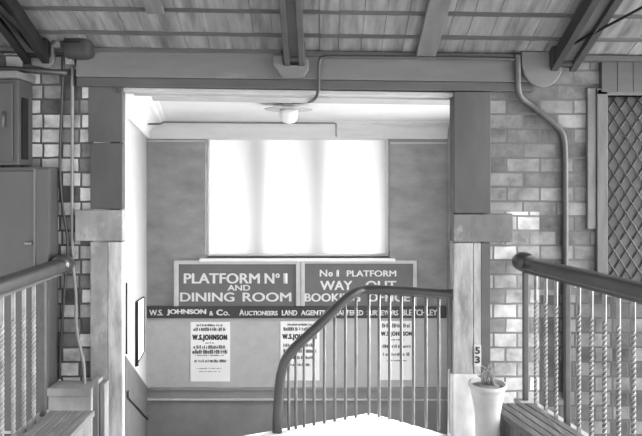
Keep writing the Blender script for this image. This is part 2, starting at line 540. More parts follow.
truss(42, 64, 'dark iron roof truss at upper left, springing beside the electric box', 0.17)
truss(295, 65, 'dark iron roof truss at the top centre, above the lintel', 0.13, 'iron_mid')
t3 = truss(559, 66, 'dark iron roof truss at upper right, with a slanting tie rod', 0.17, 'iron_soft')
r = MB()
r.tube([P(556, 50, 3.85), P(642, 3, 3.3), P(690, -24, 3.05)], 0.008)
r.build('tie_rod', M['iron_dark'], t3)
t1 = [o for o in COL.objects if o.name == 'roof_truss'][0]
r = MB()
r.tube([P(38, 50, 3.85), P(0, 13, 3.4), P(-40, -26, 3.0)], 0.017)
r.build('tie_rod', M['iron_dark'], t1)
r = MB()  # dark plate added as shading in the upper left roof corner
r.prism([(-1.846, 3.9, 2.5), (-1.846, 2.9, 2.96), (-1.846, 2.9, 2.76), (-1.846, 3.4, 2.64), (-1.846, 3.8, 2.52)], (0.014, 0, 0), 0.003)
r.build('shade_plate', M['iron_dark'], t1)

# stone corbels that carry the trusses
def corbel(name, pts, label, d=0.1, m='stone_grey'):
    b = MB()
    b.prism([P(px, py, YW - 0.045) for px, py in pts], (0, -d + 0.045, 0), 0.008)
    o = b.build(name, M[m])
    tag(o, label, 'corbel')
    return o
corbel('corbel', [(273, 56), (283, 56), (284, 66), (302, 66), (304, 57), (309, 62), (309, 70), (304, 78), (283, 79), (277, 71), (273, 66)],
       'small chamfered corbel under the centre roof truss', 0.09, 'beam')
arc = [(541 + 21 * math.cos(math.radians(a)), 62 + 26 * math.sin(math.radians(a))) for a in range(0, 181, 15)]
corbel('corbel', [(562, 52)] + arc + [(520, 52)], 'round bottomed corbel under the right roof truss', 0.075, 'beam')
corbel('corbel', [(30, 46), (56, 43), (56, 64), (49, 69), (34, 66)], 'square corbel under the left roof truss', 0.08, 'beam')

# ------------------------------------------------------------------ the hall behind
CZ = 2.31
LWX0, LWX1 = JL, X(147, YB)       # splayed left wall
RWX = X(447, YB)
def lw(px):                        # a photo column on the left wall -> (x, y)
    k = (px - CXP) / F
    g = (LWX1 - LWX0) / (YB - YW)
    y = (LWX0 - g * YW) / (k - g)
    return k * y, y
OX0, OX1, OZ0, OZ1 = X(205, YB), X(390, YB), Z(258, YB), Z(137, YB)
bw = MB()
bw.box(-2.1, OX0, YB, YB + 0.3, Z(306, YB), 2.6)
bw.box(OX1, 1.7, YB, YB + 0.3, Z(306, YB), 2.6)
bw.box(OX0, OX1, YB, YB + 0.3, Z(306, YB), OZ0)
bw.box(OX0, OX1, YB, YB + 0.3, OZ1, 2.6)
struct('wall_back', bw, M['plaster'], 'pale plaster wall around the big bright window', 'wall')
bp = MB()
bp.box(-2.1, 1.7, YB - 0.002, YB + 0.3, Z(387, YB), Z(306, YB) - 0.001)
struct('wall_wainscot', bp, M['panel'], 'plain grey wainscot with the auction posters', 'wall')
bd = MB()
bd.box(-2.1, 1.7, YB - 0.004, YB + 0.3, -3.6, Z(387, YB) - 0.001)
struct('wall_dado', bd, M['dado'], 'dark dado at the foot of the back wall', 'wall')
bl = MB()
bl.box(LWX1, RWX, YB - 0.03, YB - 0.003, Z(399.8, YB), Z(398.4, YB), 0.002)
struct('trim_14', bl, M['sign_frame'], 'thin pale moulding along the dark dado', 'trim')
bs = MB()
bs.box(LWX1, RWX, YB - 0.02, YB - 0.003, Z(390, YB), Z(387, YB), 0.003)
struct('trim_15', bs, M['dado'], 'bead under the wainscot', 'trim')

# left wall: white above, dark dado that follows the stairs
d0, d1 = Z(355, 4.06), Z(387, YB)
g = Vector((LWX1 - LWX0, YB - YW, 0)).normalized()
nrm = Vector((-g.y, g.x, 0))      # away from the room
lwm = MB()
a0, a1 = Vector((LWX0, YW + 0.05, 0)), Vector((LWX1, YB, 0))
def slab(mb, p, q, zp0, zp1, zq0, zq1, off, th):
    n = nrm
    pp = [p + n * off, q + n * off, q + n * (off + th), p + n * (off + th)]
    mb.hexa([Vector((pp[0].x, pp[0].y, zp0)), Vector((pp[1].x, pp[1].y, zq0)), Vector((pp[2].x, pp[2].y, zq0)), Vector((pp[3].x, pp[3].y, zp0)),
             Vector((pp[0].x, pp[0].y, zp1)), Vector((pp[1].x, pp[1].y, zq1)), Vector((pp[2].x, pp[2].y, zq1)), Vector((pp[3].x, pp[3].y, zp1))])
slab(lwm, a0, a1, d0, 2.6, d1, 2.6, 0.0, 0.2)
struct('wall_left', lwm, M['white_wall'], 'white painted left wall of the stair hall', 'wall')
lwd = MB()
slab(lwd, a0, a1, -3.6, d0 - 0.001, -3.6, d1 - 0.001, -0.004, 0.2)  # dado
struct('baseboard_left', lwd, M['dado_side_lit'], 'dark dado stepping down the left wall with the stairs', 'dado')
ls = MB()
slab(ls, a0 + g * 0.06, a1, Z(393, 4.06) - 0.05, Z(393, 4.06), Z(393, 4.06) - 1.11, Z(393, 4.06) - 1.06, -0.02, 0.008)
struct('trim_16', ls, M['beam_dark'], 'stair string running down the left wall', 'trim')
rw = MB()
HY0, HY1, HZ0, HZ1 = 4.3, 5.95, -1.35, 2.1  # unseen opening added in the right wall to brighten the hall
rw.box(RWX, RWX + 0.2, YWB, HY0, -3.6, 2.6)
rw.box(RWX, RWX + 0.2, HY1, YB, -3.6, 2.6)
rw.box(RWX, RWX + 0.2, HY0, HY1, -3.6, HZ0)
rw.box(RWX, RWX + 0.2, HY0, HY1, HZ1, 2.6)
struct('wall_right', rw, M['plaster'], 'shaded right wall of the stair hall, with an unseen opening added to let light in', 'wall')
cl = MB()
cl.box(-2.1, 1.7, YWB, YB, CZ, CZ + 0.08)
struct('ceiling', cl, M['ceiling'], 'white plaster ceiling of the stair hall', 'ceiling')
# coved cornice: back and left
def cornice_profile():
    pr = [(0.0, 0.0), (0.025, 0.0), (0.03, 0.02)]
    for i in range(7):
        a = math.pi / 2 * i / 6
        pr.append((0.03 + 0.12 * (1 - math.cos(a)), 0.025 + 0.11 * math.sin(a)))
    pr += [(0.165, 0.14), (0.165, 0.155), (0.2, 0.16), (0.2, CZ - Z(139, YB)), (0.0, CZ - Z(139, YB))]
    return pr
pr = cornice_profile()
zc = Z(139, YB)
cm = MB()
for p, q, inward in ((Vector((LWX1, YB, 0)), Vector((RWX, YB, 0)), Vector((0, -1, 0))), (a0 + g * 0.06, a1, -nrm)):
    bm = bmesh.new()
    ra = [bm.verts.new(p + inward * d + Vector((0, 0, zc + h))) for d, h in pr]
    rb_ = [bm.verts.new(q + inward * d + Vector((0, 0, zc + h))) for d, h in pr]
    for i in range(len(pr)):
        j = (i + 1) % len(pr)
        bm.faces.new([ra[i], ra[j], rb_[j], rb_[i]])
    bm.faces.new(ra[::-1]); bm.faces.new(rb_)
    bmesh.ops.recalc_face_normals(bm, faces=bm.faces)
    cm._merge(bm)
struct('trim_17', cm, M['ceiling'], 'coved white cornice round the hall ceiling', 'cornice')
pc = MB()
pc.box(LWX1, OX0, YB - 0.015, YB - 0.001, Z(142, YB), Z(140, YB))
pc.box(OX1, RWX, YB - 0.015, YB - 0.001, Z(144, YB), Z(142, YB))
struct('trim_18', pc, M['panel'], 'thin grey picture rail below the cornice', 'trim')

# window: frosted panes in a white frame, thick stone mullions outside the glass
YG = YB + 0.17
win = bpy.data.objects.new('window_1', None); COL.objects.link(win)
win.location = ((OX0 + OX1) / 2, YG, OZ0); win['_origin'] = tuple(win.location)
win['kind'] = 'structure'; win['label'] = 'wide three-light frosted window flooding the hall with daylight'; win['category'] = 'window'
fr = MB()
fr.box(OX0, OX0 + 0.022, YG - 0.03, YG + 0.03, OZ0, OZ1, 0.004)
fr.box(OX1 - 0.022, OX1, YG - 0.03, YG + 0.03, OZ0, OZ1, 0.004)
fr.box(OX0 + 0.022, OX1 - 0.022, YG - 0.03, YG + 0.03, OZ0, OZ0 + 0.025, 0.004)
fr.box(OX0 + 0.022, OX1 - 0.022, YG - 0.03, YG + 0.03, OZ1 - 0.022, OZ1, 0.004)
fr.build('window_frame', M['white_trim'], win)
mx = [OX0, X(263, YG), X(323, YG), OX1]
for i in (1, 2):
    b = MB(); b.box(mx[i] - 0.05, mx[i] + 0.05, YG + 0.12, YG + 0.2, OZ0 - 0.1, OZ1 + 0.1, 0.01)
    b.build('mullion', M['white_trim'], win)
for i in range(3):
    b = MB(); b.box(mx[i] + (0.022 if i == 0 else 0), mx[i + 1] - (0.022 if i == 2 else 0), YG - 0.001, YG + 0.001, OZ0 + 0.025, OZ1 - 0.022)
    b.build('pane', M['frosted'], win)
cn = MB()  # unseen slab added to keep direct sun off the frosted panes
cn.box(-2.4, 2.0, YB + 0.3, YB + 1.9, 2.45, 2.55)
struct('roof_canopy', cn, M['boards'], 'unseen canopy added outside the window to block the sun', 'roof')
sl = MB()
sl.box(OX0 - 0.05, OX1 + 0.05, YB - 0.06, YG - 0.03, OZ0 - 0.03, OZ0, 0.006)
sl.build('window_sill', M['white_trim'], win)

# deck with its pointed landing, stairs beyond, and ground far below
APX, RGT = P(370, 413, 600 * EYE / 235), Vector((JR - 0.02, YW, 0))
LFT = P(243, 436, 600 * EYE / 258)
dirl = (LFT - APX).normalized()
tl = (-1.36 - APX.x) / dirl.x
LL = APX + dirl * tl
fl = MB()
poly = [(-1.36, -2.4, 0), (2.9, -2.4, 0), (1.02, YW - 0.02, 0), (JR - 0.02, YW - 0.02, 0), RGT, APX, LL]
fl.prism([Vector((p[0], p[1], 0)) for p in poly], (0, 0, -0.12))
struct('floor', fl, M['floor'], 'pale sunlit deck ending in a pointed landing', 'floor')
st = MB()
NS, RUN, RISE = 8, 0.27, 0.175
for i in range(NS):
    z = -RISE * (i + 1)
    y = 3.98 + RUN * i
    st.box(-1.9 if y > 4.4 else -1.33, 1.34 if y > 4.4 else 0.88, y - 0.0, y + RUN + 0.02, z - 0.3, z)
st.box(-1.33, 0.88, 3.5, 3.98, -0.30, -0.171)
st.box(-1.9, 1.34, 3.98 + RUN * NS, YB, -RISE * NS - 0.3, -RISE * NS)
struct('floor_stairs', st, M['step'], 'dark stairs dropping away behind the landing', 'stairs')
gr = MB(); gr.box(-14, 14, -14, 12, -3.7, -3.6)
struct('ground', gr, M['ground'], 'grey ground below the footbridge', 'ground')

# latticed window at the right edge
lwn = bpy.data.objects.new('window_2', None); COL.objects.link(lwn)
lwn.location = (WX0, YW + 0.08, WZ0); lwn['_origin'] = tuple(lwn.location)
lwn['kind'] = 'structure'; lwn['label'] = 'dark window with diamond lattice at the right edge'; lwn['category'] = 'window'
b = MB(); b.box(WX0, WX1, YW + 0.1, YW + 0.11, WZ0, WZ1); b.build('pane', M['pane_dark'], lwn)
b = MB()
b.box(WX0 - 0.075, WX0 - 0.002, YW - 0.005, YW + 0.14, WZ0, WZ1 + 0.04, 0.006)
b.box(WX0 - 0.075, WX1, YW - 0.005, YW + 0.1, WZ1, WZ1 + 0.045, 0.006)
b.box(WX0 - 0.03, WX1, YW + 0.0, YW + 0.12, WZ0 - 0.04, WZ0, 0.006)
b.build('window_frame', M['rafter'], lwn)
b = MB()
cw, ch = 0.083, 0.128
Yl = YW + 0.088
W, H = WX1 - WX0, WZ1 - WZ0
for sgn in (1, -1):
    k = -12
    while k < 30:
        # line x = cw*k + sgn * (z*cw/ch), clipped to the window
        pts = []
        x0 = k * cw
        za, zb = 0.0, H
        sl_ = sgn * cw / ch
        lo, hi = 0.0, H
        for lim, isl in ((0.0, True), (W, False)):
            zz = (lim - x0) / sl_
            ins = (sl_ > 0) == isl
            if ins: lo = max(lo, zz)
            else: hi = min(hi, zz)
        if hi - lo > 0.02:
            b.tube([(WX0 + x0 + sl_ * lo, Yl + 0.003 * sgn, WZ0 + lo), (WX0 + x0 + sl_ * hi, Yl + 0.003 * sgn, WZ0 + hi)], 0.0045, 6)
        k += 1
b.build('lattice', M['lattice'], lwn)
q = MB()
q.box(X(588), WX0 - 0.078, YW + 0.005, YW + 0.035, Z(229), Z(88), 0.004)
struct('trim_19', q, M['stone_mid'], 'plain stone strip beside the latticed window', 'trim')

# ------------------------------------------------------------------ signs
def board(name, label, px0, px1, py0, py1, texts, frame_px=4.5, bottom_frame=True):
    Y = YB - 0.035
    a, c = P(px0, py1, Y), P(px1, py0, Y)
    root = thing(name, label, 'sign', ((a.x + c.x) / 2, YB, a.z))
    b = MB(); b.box(a.x + 0.01, c.x - 0.01, Y + 0.004, YB - 0.001, a.z, c.z - 0.01); b.build('sign_board', M['sign'], root)
    t = frame_px * Y / F
    f = MB()
    f.box(a.x, a.x + t, Y - 0.012, YB - 0.001, a.z, c.z, 0.004)
    f.box(c.x - t, c.x, Y - 0.012, YB - 0.001, a.z, c.z, 0.004)
    f.box(a.x + t, c.x - t, Y - 0.012, YB - 0.001, c.z - t * 0.8, c.z, 0.004)
    f.build('sign_frame', M['sign_frame'], root)
    for (s, x0, x1, y0, y1, bold) in texts:
        l = MB(); px_text(l, s, x0, x1, y0, y1, Y + 0.003, bold=bold)
        l.build('lettering', M['letter'], root)
    return root


board('direction_sign', 'large dark sign reading PLATFORM No 1 AND DINING ROOM below the window', 174, 300.5, 260.5, 306,
      [('PLATFORM', 184.3, 259.5, 273.5, 283.5, 0.0), ('N', 265, 274, 273.5, 283.5, 0.0), ('o', 275.5, 279.5, 273.5, 278, 0.03), ('1', 283.6, 287, 273.5, 283.5, 0.01),
       ('AND', 227.8, 250, 285, 290.5, 0.0), ('DINING', 180.5, 234, 292.7, 301.5, 0.0), ('ROOM', 243, 291, 292.7, 301.5, 0.0)])
board('direction_sign', 'large dark sign reading No 1 PLATFORM WAY OUT BOOKING OFFICE', 301, 416.8, 260.5, 306,
      [('N', 320, 327, 270, 276.5, 0.0), ('o', 328.5, 332.5, 272, 276.5, 0.03), ('1', 336.4, 338.6, 270, 276.5, 0.01), ('PLATFORM', 347, 396, 270.5, 276.5, 0.0),
       ('WAY', 320.5, 352, 281, 290, 0.0), ('OUT', 366, 396, 281, 290, 0.0), ('BOOKING', 305, 360, 293.5, 301.5, 0.0), ('OFFICE', 368, 409.7, 293.5, 301.5, 0.0)], 3.8)
Y = YB - 0.03
a, c = P(145.3, 318.3, Y), P(446.5, 306.2, Y)
root = thing('strip_sign', 'long narrow dark sign naming the auctioneers, under the two station signs', 'sign', ((a.x + c.x) / 2, YB, a.z))
b = MB(); b.box(a.x, c.x, Y, YB - 0.003, a.z, c.z, 0.004); b.build('sign_board', M['strip'], root)
Ys = Y
for args_ in (
    ('W.S.', 149.5, 163, 309.8, 315.4, 0.0),
    ('JOHNSON', 167, 206, 309.4, 315.4, 0.02),
    ('&', 209.5, 213, 311.2, 315.4, 0.0),
    ('C', 216.5, 222.5, 309.6, 315.4, 0.02),
    ('o.', 223.5, 229.5, 311.5, 315.4, 0.0),
    ('A', 239.5, 244, 309.6, 315.4, 0.0),
    ('UCTIONEERS', 244.8, 277.5, 310.9, 315.4, 0.012),
    ('LAND', 282, 297, 310.3, 315.4, 0.012),
    ('AGENTS', 301, 325, 310.3, 315.4, 0.012),
    ('CHARTERED', 330, 363, 310.3, 315.4, 0.012),
    ('SURVEYORS', 367, 398, 310.3, 315.4, 0.012),
    ('BLETCHLEY', 402, 437, 309.6, 315.4, 0.0),
):
    l = MB(); px_text(l, *args_[:5], Ys, bold=args_[5]); l.build('lettering', M['letter'], root)


def poster(label, px0, px1, py0, py1, rows, group='auction posters on the wainscot'):
    Y = YB - 0.006
    a, c = P(px0, py1, Y), P(px1, py0, Y)
    root = thing('auction_poster', label, 'poster', ((a.x + c.x) / 2, YB, a.z), group)
    b = MB(); b.box(a.x, c.x, Y, YB - 0.0025, a.z, c.z); b.build('sheet', M['paper'], root)
    for row in rows:
        pk = MB()
        y0, y1, x0, x1 = row[0], row[1], row[2], row[3]
        if len(row) > 4:
            px_text(pk, row[4], px0 + x0, px0 + x1, y0, y1, Y - 0.0005, depth=0.001, bold=0.028, spacing=1.22)
            pk.build('printed_name', M['ink'], root)
            continue
        x = x0
        h = y1 - y0
        while x < x1 - 0.4:            # worn, unreadable small print: strokes of unequal letters
            wl = random.uniform(0.7, 1.25) * h * 0.5
            wl = min(wl, x1 - x)
            q0 = P(px0 + x, y1, Y); q1 = P(px0 + x + wl * 0.78, y0 + random.choice((0, 0, 0.12, 0.3)) * h, Y)
            k = random.randint(0, 2)
            t = (q1.x - q0.x) * 0.42
            pk.box(q0.x, q0.x + t, Y - 0.0012, Y - 0.0002, q0.z, q1.z)
            if k:
                pk.box(q1.x - t, q1.x, Y - 0.0012, Y - 0.0002, q0.z, q1.z)
            zm = (q0.z + q1.z) / 2 if k != 2 else q1.z - (q1.z - q0.z) * 0.12
            pk.box(q0.x + t, q1.x if not k else q1.x - t, Y - 0.0012, Y - 0.0002, zm - (q1.z - q0.z) * 0.12, zm + (q1.z - q0.z) * 0.12)
            x += wl + (0.9 if random.random() < 0.14 else 0)
        pk.build('printed_line', M['ink'], root)
    return root


poster('white auction poster left of the stair handrail, printed with grey lines', 190.5, 230, 322, 381.5,
       [(324, 326.3, 6, 33), (327.6, 331, 3, 36), (334.6, 341.5, 2, 36.5, 'W.S.JOHNSON'), (342.2, 343.6, 15, 24), (345.3, 348.7, 3, 35), (349.6, 353.8, 2, 37), (354.8, 355.8, 5, 34),
        (359.6, 362.3, 4, 36), (368, 368.8, 6, 32), (371, 371.8, 9, 30)])
poster('white auction poster crossed by the slanting stair handrail', 280.5, 319.5, 321.5, 380.5,
       [(323.6, 325.6, 7, 32), (327, 330.8, 3, 35), (334, 340.5, 2, 36, 'W.S.JOHNSON'), (343.5, 347, 3, 35), (349, 352.8, 3, 36), (356, 359, 5, 33), (363.5, 366, 8, 30)])
poster('white auction poster behind the upright stair balusters at right', 379, 414, 321, 380,
       [(323.5, 327.5, 3, 31), (331.5, 337, 2, 33, 'W.S.JOHNSON'), (339, 340.5, 10, 25), (344.5, 348, 3, 32), (352.5, 356, 4, 31), (360, 361.2, 8, 28)])

# framed notice on the white left wall
def lwp(px, py):
    x_, y_ = lw(px)
    return Vector((x_, y_, EYE - (py - CYP) * y_ / F))
q = [lwp(134.3, 366), lwp(142.5, 352), lwp(142.5, 297), lwp(134.3, 302)]
root = thing('framed_notice', 'pale sloping notice in a dark frame on the white left wall', 'notice', tuple((q[0] + q[1]) / 2))
b = MB(); b.prism([p - nrm * 0.004 for p in q], -nrm * 0.008); b.build('sheet', M['paper'], root)
b = MB()
for i in range(4):
    p0, p1 = q[i], q[(i + 1) % 4]
    b.tube([p0 - nrm * 0.014, p1 - nrm * 0.014], 0.006 if i != 3 else 0.02, 6)
b.build('frame', M['iron_dark'], root)
# upright batten near the jamb
x_, y_ = lw(124.2)
b = MB(); b.tube([lwp(124.0, 283) - nrm * 0.012, lwp(124.0, 354) - nrm * 0.012], 0.011, 8)
tag(b.build('wall_batten', M['iron_dark']), 'thin dark upright batten on the white left wall by the jamb', 'batten')

# ------------------------------------------------------------------ stair railing on the landing
NEW = P(277, 430, 600 * EYE / 252)
def left_xy(px):
    k = (px - CXP) / F
    dx, dy = NEW.x - APX.x, NEW.y - APX.y
    s = (APX.x - APX.y * k) / (k * dy - dx)
    return APX.x + dx * s, APX.y + dy * s
END = P(453.5, 292, 4.06)
def right_xy(px):
    k = (px - CXP) / F
    dx, dy = END.x - APX.x, END.y - APX.y
    s = (APX.x - APX.y * k) / (k * dy - dx)
    return APX.x + dx * s, APX.y + dy * s
INS = Vector((0.0, -0.03, 0))
def railpt(px, py):
    x_, y_ = left_xy(px) if px < 370 else right_xy(px)
    return Vector((x_, y_, EYE - (py - CYP) * y_ / F)) + INS
sr = thing('stair_railing', 'iron stair railing with curved dark handrail round the pointed landing', 'railing', (APX.x, APX.y - 0.03, 0))
path = [(277.5, 431), (277.8, 420), (278.6, 400), (279.8, 384), (281.5, 371), (285.5, 358.5), (293, 348.2), (305, 337.2), (318, 325.2), (331, 312.2), (341, 302.2), (350, 294.7), (358, 290.3), (368, 288.7), (385, 289.3), (410, 290.7), (435, 292.5), (453.2, 293.7)]
hp = [railpt(*p) for p in path]
hp[0].z = 0.0
b = MB()
b.tube(hp, 0.042, 14, 1, sx=0.8, sz=0.8, square=0.5, up=(0, 1, 0))
b.build('handrail', M['handrail'], sr)
def rail_py(px):
    for i in range(4, len(path) - 1):
        if path[i][0] <= px <= path[i + 1][0]:
            t = (px - path[i][0]) / (path[i + 1][0] - path[i][0])
            return path[i][1] + t * (path[i + 1][1] - path[i][1])
    return path[-1][1]
for px in (289, 296, 304.2, 314, 324.4, 334.6, 345.2, 355.6, 368.4, 378.6, 389, 400.6, 412.6, 425, 437.6, 450):
    x_, y_ = left_xy(px) if px < 370 else right_xy(px)
    top = EYE - (rail_py(px) - CYP) * y_ / F
    b = MB()
    b.tube([(x_, y_ - 0.03, 0.0), (x_, y_ - 0.03, top - 0.005)], 0.0105, 8)
    b.build('baluster', M['bar'], sr)

# ------------------------------------------------------------------ bridge parapets and their railings
ZL = Z(387) - 0.05               # height of the pale ledge that carries the bars
ZK = Z(387)                        # cap height
# left parapet
def parapet(name, label, pin, pout, yledge, yend, ystart, slope, planks=4):
    """cap of lengthwise planks over an upright boarded face; pin/pout are x at the wall plane of the inner and outer edge, slope = dx per metre towards the viewer"""
    root = thing(name, label, 'parapet', (pin, yend, 0))
    def xa(x0, y): return x0 + slope * (YW - y)
    b = MB()
    n = planks
    for i in range(n):
        u0, u1 = pin + (pout - pin) * i / n, pin + (pout - pin) * (i + 1) / n
        gx = 0.006 if pout > pin else -0.006
        b.hexa([(xa(u0, yend), yend, ZK - 0.035), (xa(u1 - gx, yend), yend, ZK - 0.035), (xa(u1 - gx, ystart), ystart, ZK - 0.035), (xa(u0, ystart), ystart, ZK - 0.035),
                (xa(u0, yend), yend, ZK), (xa(u1 - gx, yend), yend, ZK), (xa(u1 - gx, ystart), ystart, ZK), (xa(u0, ystart), ystart, ZK)], 0.005)
    b.build('cap', M['plank'], root)
    s = 0.02 if pout > pin else -0.02
    b = MB()
    y = yend
    while y > ystart + 0.1:
        y2 = y - 0.112
        b.hexa([(xa(pin + s, y), y, 0.0), (xa(pin + 2.5 * s, y), y, 0.0), (xa(pin + 2.5 * s, y2 + 0.004), y2 + 0.004, 0.0), (xa(pin + s, y2 + 0.004), y2 + 0.004, 0.0),
                (xa(pin + s, y), y, ZK - 0.036), (xa(pin + 2.5 * s, y), y, ZK - 0.036), (xa(pin + 2.5 * s, y2 + 0.004), y2 + 0.004, ZK - 0.036), (xa(pin + s, y2 + 0.004), y2 + 0.004, ZK - 0.036)], 0.003)
        y = y2
    b.build('face_boards', M['plank_up'], root)
    b = MB()
    po = pout - 2.5 * s
    b.hexa([(xa(po, yend), yend, -0.2), (xa(pout - s, yend), yend, -0.2), (xa(pout - s, ystart), ystart, -0.2), (xa(po, ystart), ystart, -0.2),
            (xa(po, yend), yend, ZK - 0.036), (xa(pout - s, yend), yend, ZK - 0.036), (xa(pout - s, ystart), ystart, ZK - 0.036), (xa(po, ystart), ystart, ZK - 0.036)])
    b.build('outer_boards', M['plank_up'], root)
    b = MB()
    pl_ = pout + 5.5 * s
    ye = yledge
    b.hexa([(xa(pout, ye), ye, ZL - 0.03), (xa(pl_, ye), ye, ZL - 0.03), (xa(pl_, ystart), ystart, ZL - 0.03), (xa(pout, ystart), ystart, ZL - 0.03),
            (xa(pout, ye), ye, ZL), (xa(pl_, ye), ye, ZL), (xa(pl_, ystart), ystart, ZL), (xa(pout, ystart), ystart, ZL)], 0.004)
    b.build('ledge', M['ledge'], root)
    return root


PLI, PLO = -1.35, -1.625
parapet('parapet', 'low boarded parapet on the left, with a broad plank cap', PLI, PLO, 3.74, 3.6, -2.0, 0.0)
RS = 0.25
PRI, PRO = 0.965, 1.255
parapet('parapet', 'low boarded parapet on the right, with a broad grooved cap', PRI, PRO, 3.94, 3.72, -2.0, RS, 5)


def bridge_railing(label, xw, slope, ys, posts, base_z, ystart, rz):
    root = thing('bridge_railing', label, 'railing', (xw, YW, base_z))
    def xa(y): return xw + slope * (YW - y)
    b = MB()
    pts = []
    ye = 3.96
    n = 14
    for i in range(n + 1):
        y = ye + (ystart - ye) * i / n
        pts.append((xa(y), y, rz))
    b.tube(pts, 0.05, 20, sx=1.08, sz=0.8, square=0.75)
    b.build('handrail', M['handrail'], root)
    # moulded boss where the rail meets the brick
    b = MB()
    b.tube([(xa(ye - 0.12), ye - 0.12, rz + 0.004), (xa(ye - 0.07), ye - 0.07, rz + 0.006), (xa(ye - 0.03), ye - 0.03, rz + 0.004), (xa(ye), ye + 0.012, rz)], [0.053, 0.063, 0.066, 0.055], 16)
    b.build('rail_boss', M['handrail'], root)
    b = MB()
    b.hexa([(xa(ye - 0.05) - 0.012, ye - 0.05, rz - 0.062), (xa(ye - 0.05) + 0.012, ye - 0.05, rz - 0.062), (xa(ystart) + 0.012, ystart, rz - 0.062), (xa(ystart) - 0.012, ystart, rz - 0.062),
            (xa(ye - 0.05) - 0.012, ye - 0.05, rz - 0.036), (xa(ye - 0.05) + 0.012, ye - 0.05, rz - 0.036), (xa(ystart) + 0.012, ystart, rz - 0.036), (xa(ystart) - 0.012, ystart, rz - 0.036)])
    b.build('under_rail', M['iron_grey'], root)
    for y in ys:
        b = MB(); b.twist(xa(y), y, base_z + 0.001, rz - 0.06, 0.009); b.build('twisted_baluster', M['twist'], root)
    for y in posts:
        b = MB(); b.box(xa(y) - 0.016, xa(y) + 0.016, y - 0.016, y + 0.016, base_z + 0.001, rz - 0.06, 0.003); b.build('post', M['iron_grey'], root)
    return root


ysl = [3.64 - 0.118 * i for i in range(0, 25)]
bridge_railing('left bridge railing of twisted iron bars, in front of the dark cupboard', -1.68, 0.0, [y for i, y in enumerate(ysl) if i % 9], [y for i, y in enumerate(ysl) if i % 9 == 0], ZL, 0.6, Z(261.5) - 0.01)
ysr = [3.79 - 0.1 * i for i in range(0, 30)]
bridge_railing('right bridge railing of twisted iron bars, in front of the latticed window', 1.31, RS, [y for i, y in enumerate(ysr) if i % 9 != 3], [3.9] + [y for i, y in enumerate(ysr) if i % 9 == 3], ZL, 0.6, Z(259) - 0.012)

# ------------------------------------------------------------------ left: cupboards, box, pipes
# lower cupboard, only its flank and front by the wall
cx0, cx1 = -2.9, X(50, 3.9)
root = thing('cupboard', 'tall dark cupboard against the brick at the left edge, under the small wall cabinet', 'cupboard', ((cx0 + cx1) / 2, YW, Z(330)))
b = MB(); b.box(cx0, cx1, 3.9, YW + 0.028, Z(425), Z(167, 3.9), 0.006); b.build('body', M['cupboard'], root)
b = MB()
b.box(X(34.5, 3.88), cx1 - 0.004, 3.885, 3.899, Z(420), Z(169, 3.9), 0.003)
b.build('stile', M['cupboard'], root)
dr = MB(); dr.box(-2.6, X(33.6, 3.88), 3.887, 3.899, Z(420), Z(171, 3.9), 0.004)
dr = dr.build('door', M['cupboard'], root)
b = MB(); b.box(X(33.4, 3.88) , X(35.2, 3.88), 3.878, 3.886, Z(420), Z(169, 3.9), 0.002); b.build('edge_bead', M['cupboard_edge'], root)
b = MB(); b.tube([P(24.5, 243.5, 3.87), P(31, 243.5, 3.87)], 0.008, 8); b.tube([P(24.8, 243.5, 3.87), P(24.8, 243.5, 3.89)], 0.006, 6); b.build('latch', M['bar'], dr)
# small wall cabinet with overhanging lid
y0c = 3.83
cxr = X(18, y0c)
root = thing('wall_cabinet', 'small dark cabinet high on the left wall, with an overhanging lid', 'cabinet', (cxr - 0.35, YW, Z(165, y0c)))
b = MB(); b.box(-2.9, cxr, y0c, YW + 0.028, Z(165, y0c), Z(79, y0c), 0.006); b.build('body', M['cupboard_dark'], root)
b = MB(); b.box(-2.95, cxr + 0.02, y0c - 0.05, YW + 0.028, Z(79, y0c) + 0.001, Z(71.5, y0c), 0.008); b.build('lid', M['cupboard_edge'], root)
b = MB(); b.box(-2.5, cxr - 0.03, y0c - 0.014, y0c - 0.001, Z(161, y0c), Z(83, y0c), 0.006)
d = b.build('door', M['cupboard_dark'], root)
b = MB(); b.tube([P(3, 111, y0c - 0.03), P(3, 127, y0c - 0.03)], 0.008, 8); b.build('handle', M['iron_grey'], d)
b = MB(); b.box(cxr + 0.0005, cxr + 0.01, YW - 0.13, YW - 0.05, Z(160), Z(100), 0.003); b.build('side_slat', M['iron_dark'], root)

# electric box under the roof
root = thing('electric_box', 'dark rounded electric box high on the wall, feeding the left conduit', 'electric box', tuple(P(80, 58, YW)))
b = MB()
pts = [P(67, 48.5, 3.93), P(69, 48.5, 3.93), P(87, 48.5, 3.93), P(91, 48.5, 3.93), P(92.5, 48.5, 3.93)]
b.tube(pts, [0.062, 0.07, 0.07, 0.06, 0.04], 18, square=0.6)
b.build('housing', M['iron_soft'], root)
b = MB(); b.box(X(69), X(89), 3.855, 3.87, Z(47.5), Z(46), 0.002); b.build('lid_seam', M['iron_dark'], root)
b = MB(); b.box(X(58.5), X(67), 3.9, YW + 0.028, Z(50), Z(38), 0.006); b.build('bracket', M['bar'], root)
b = MB(); b.tube([P(52, 44, 3.9), P(57, 37, 3.9), P(70, 35.5, 3.9), P(78, 38, 3.92)], 0.011, 8, 2); b.build('lead', M['cable_dark'], root)
b = MB(); b.box(X(69), X(76), 3.93, YW + 0.028, Z(66), Z(58), 0.005); b.build('terminal', M['bar'], root)
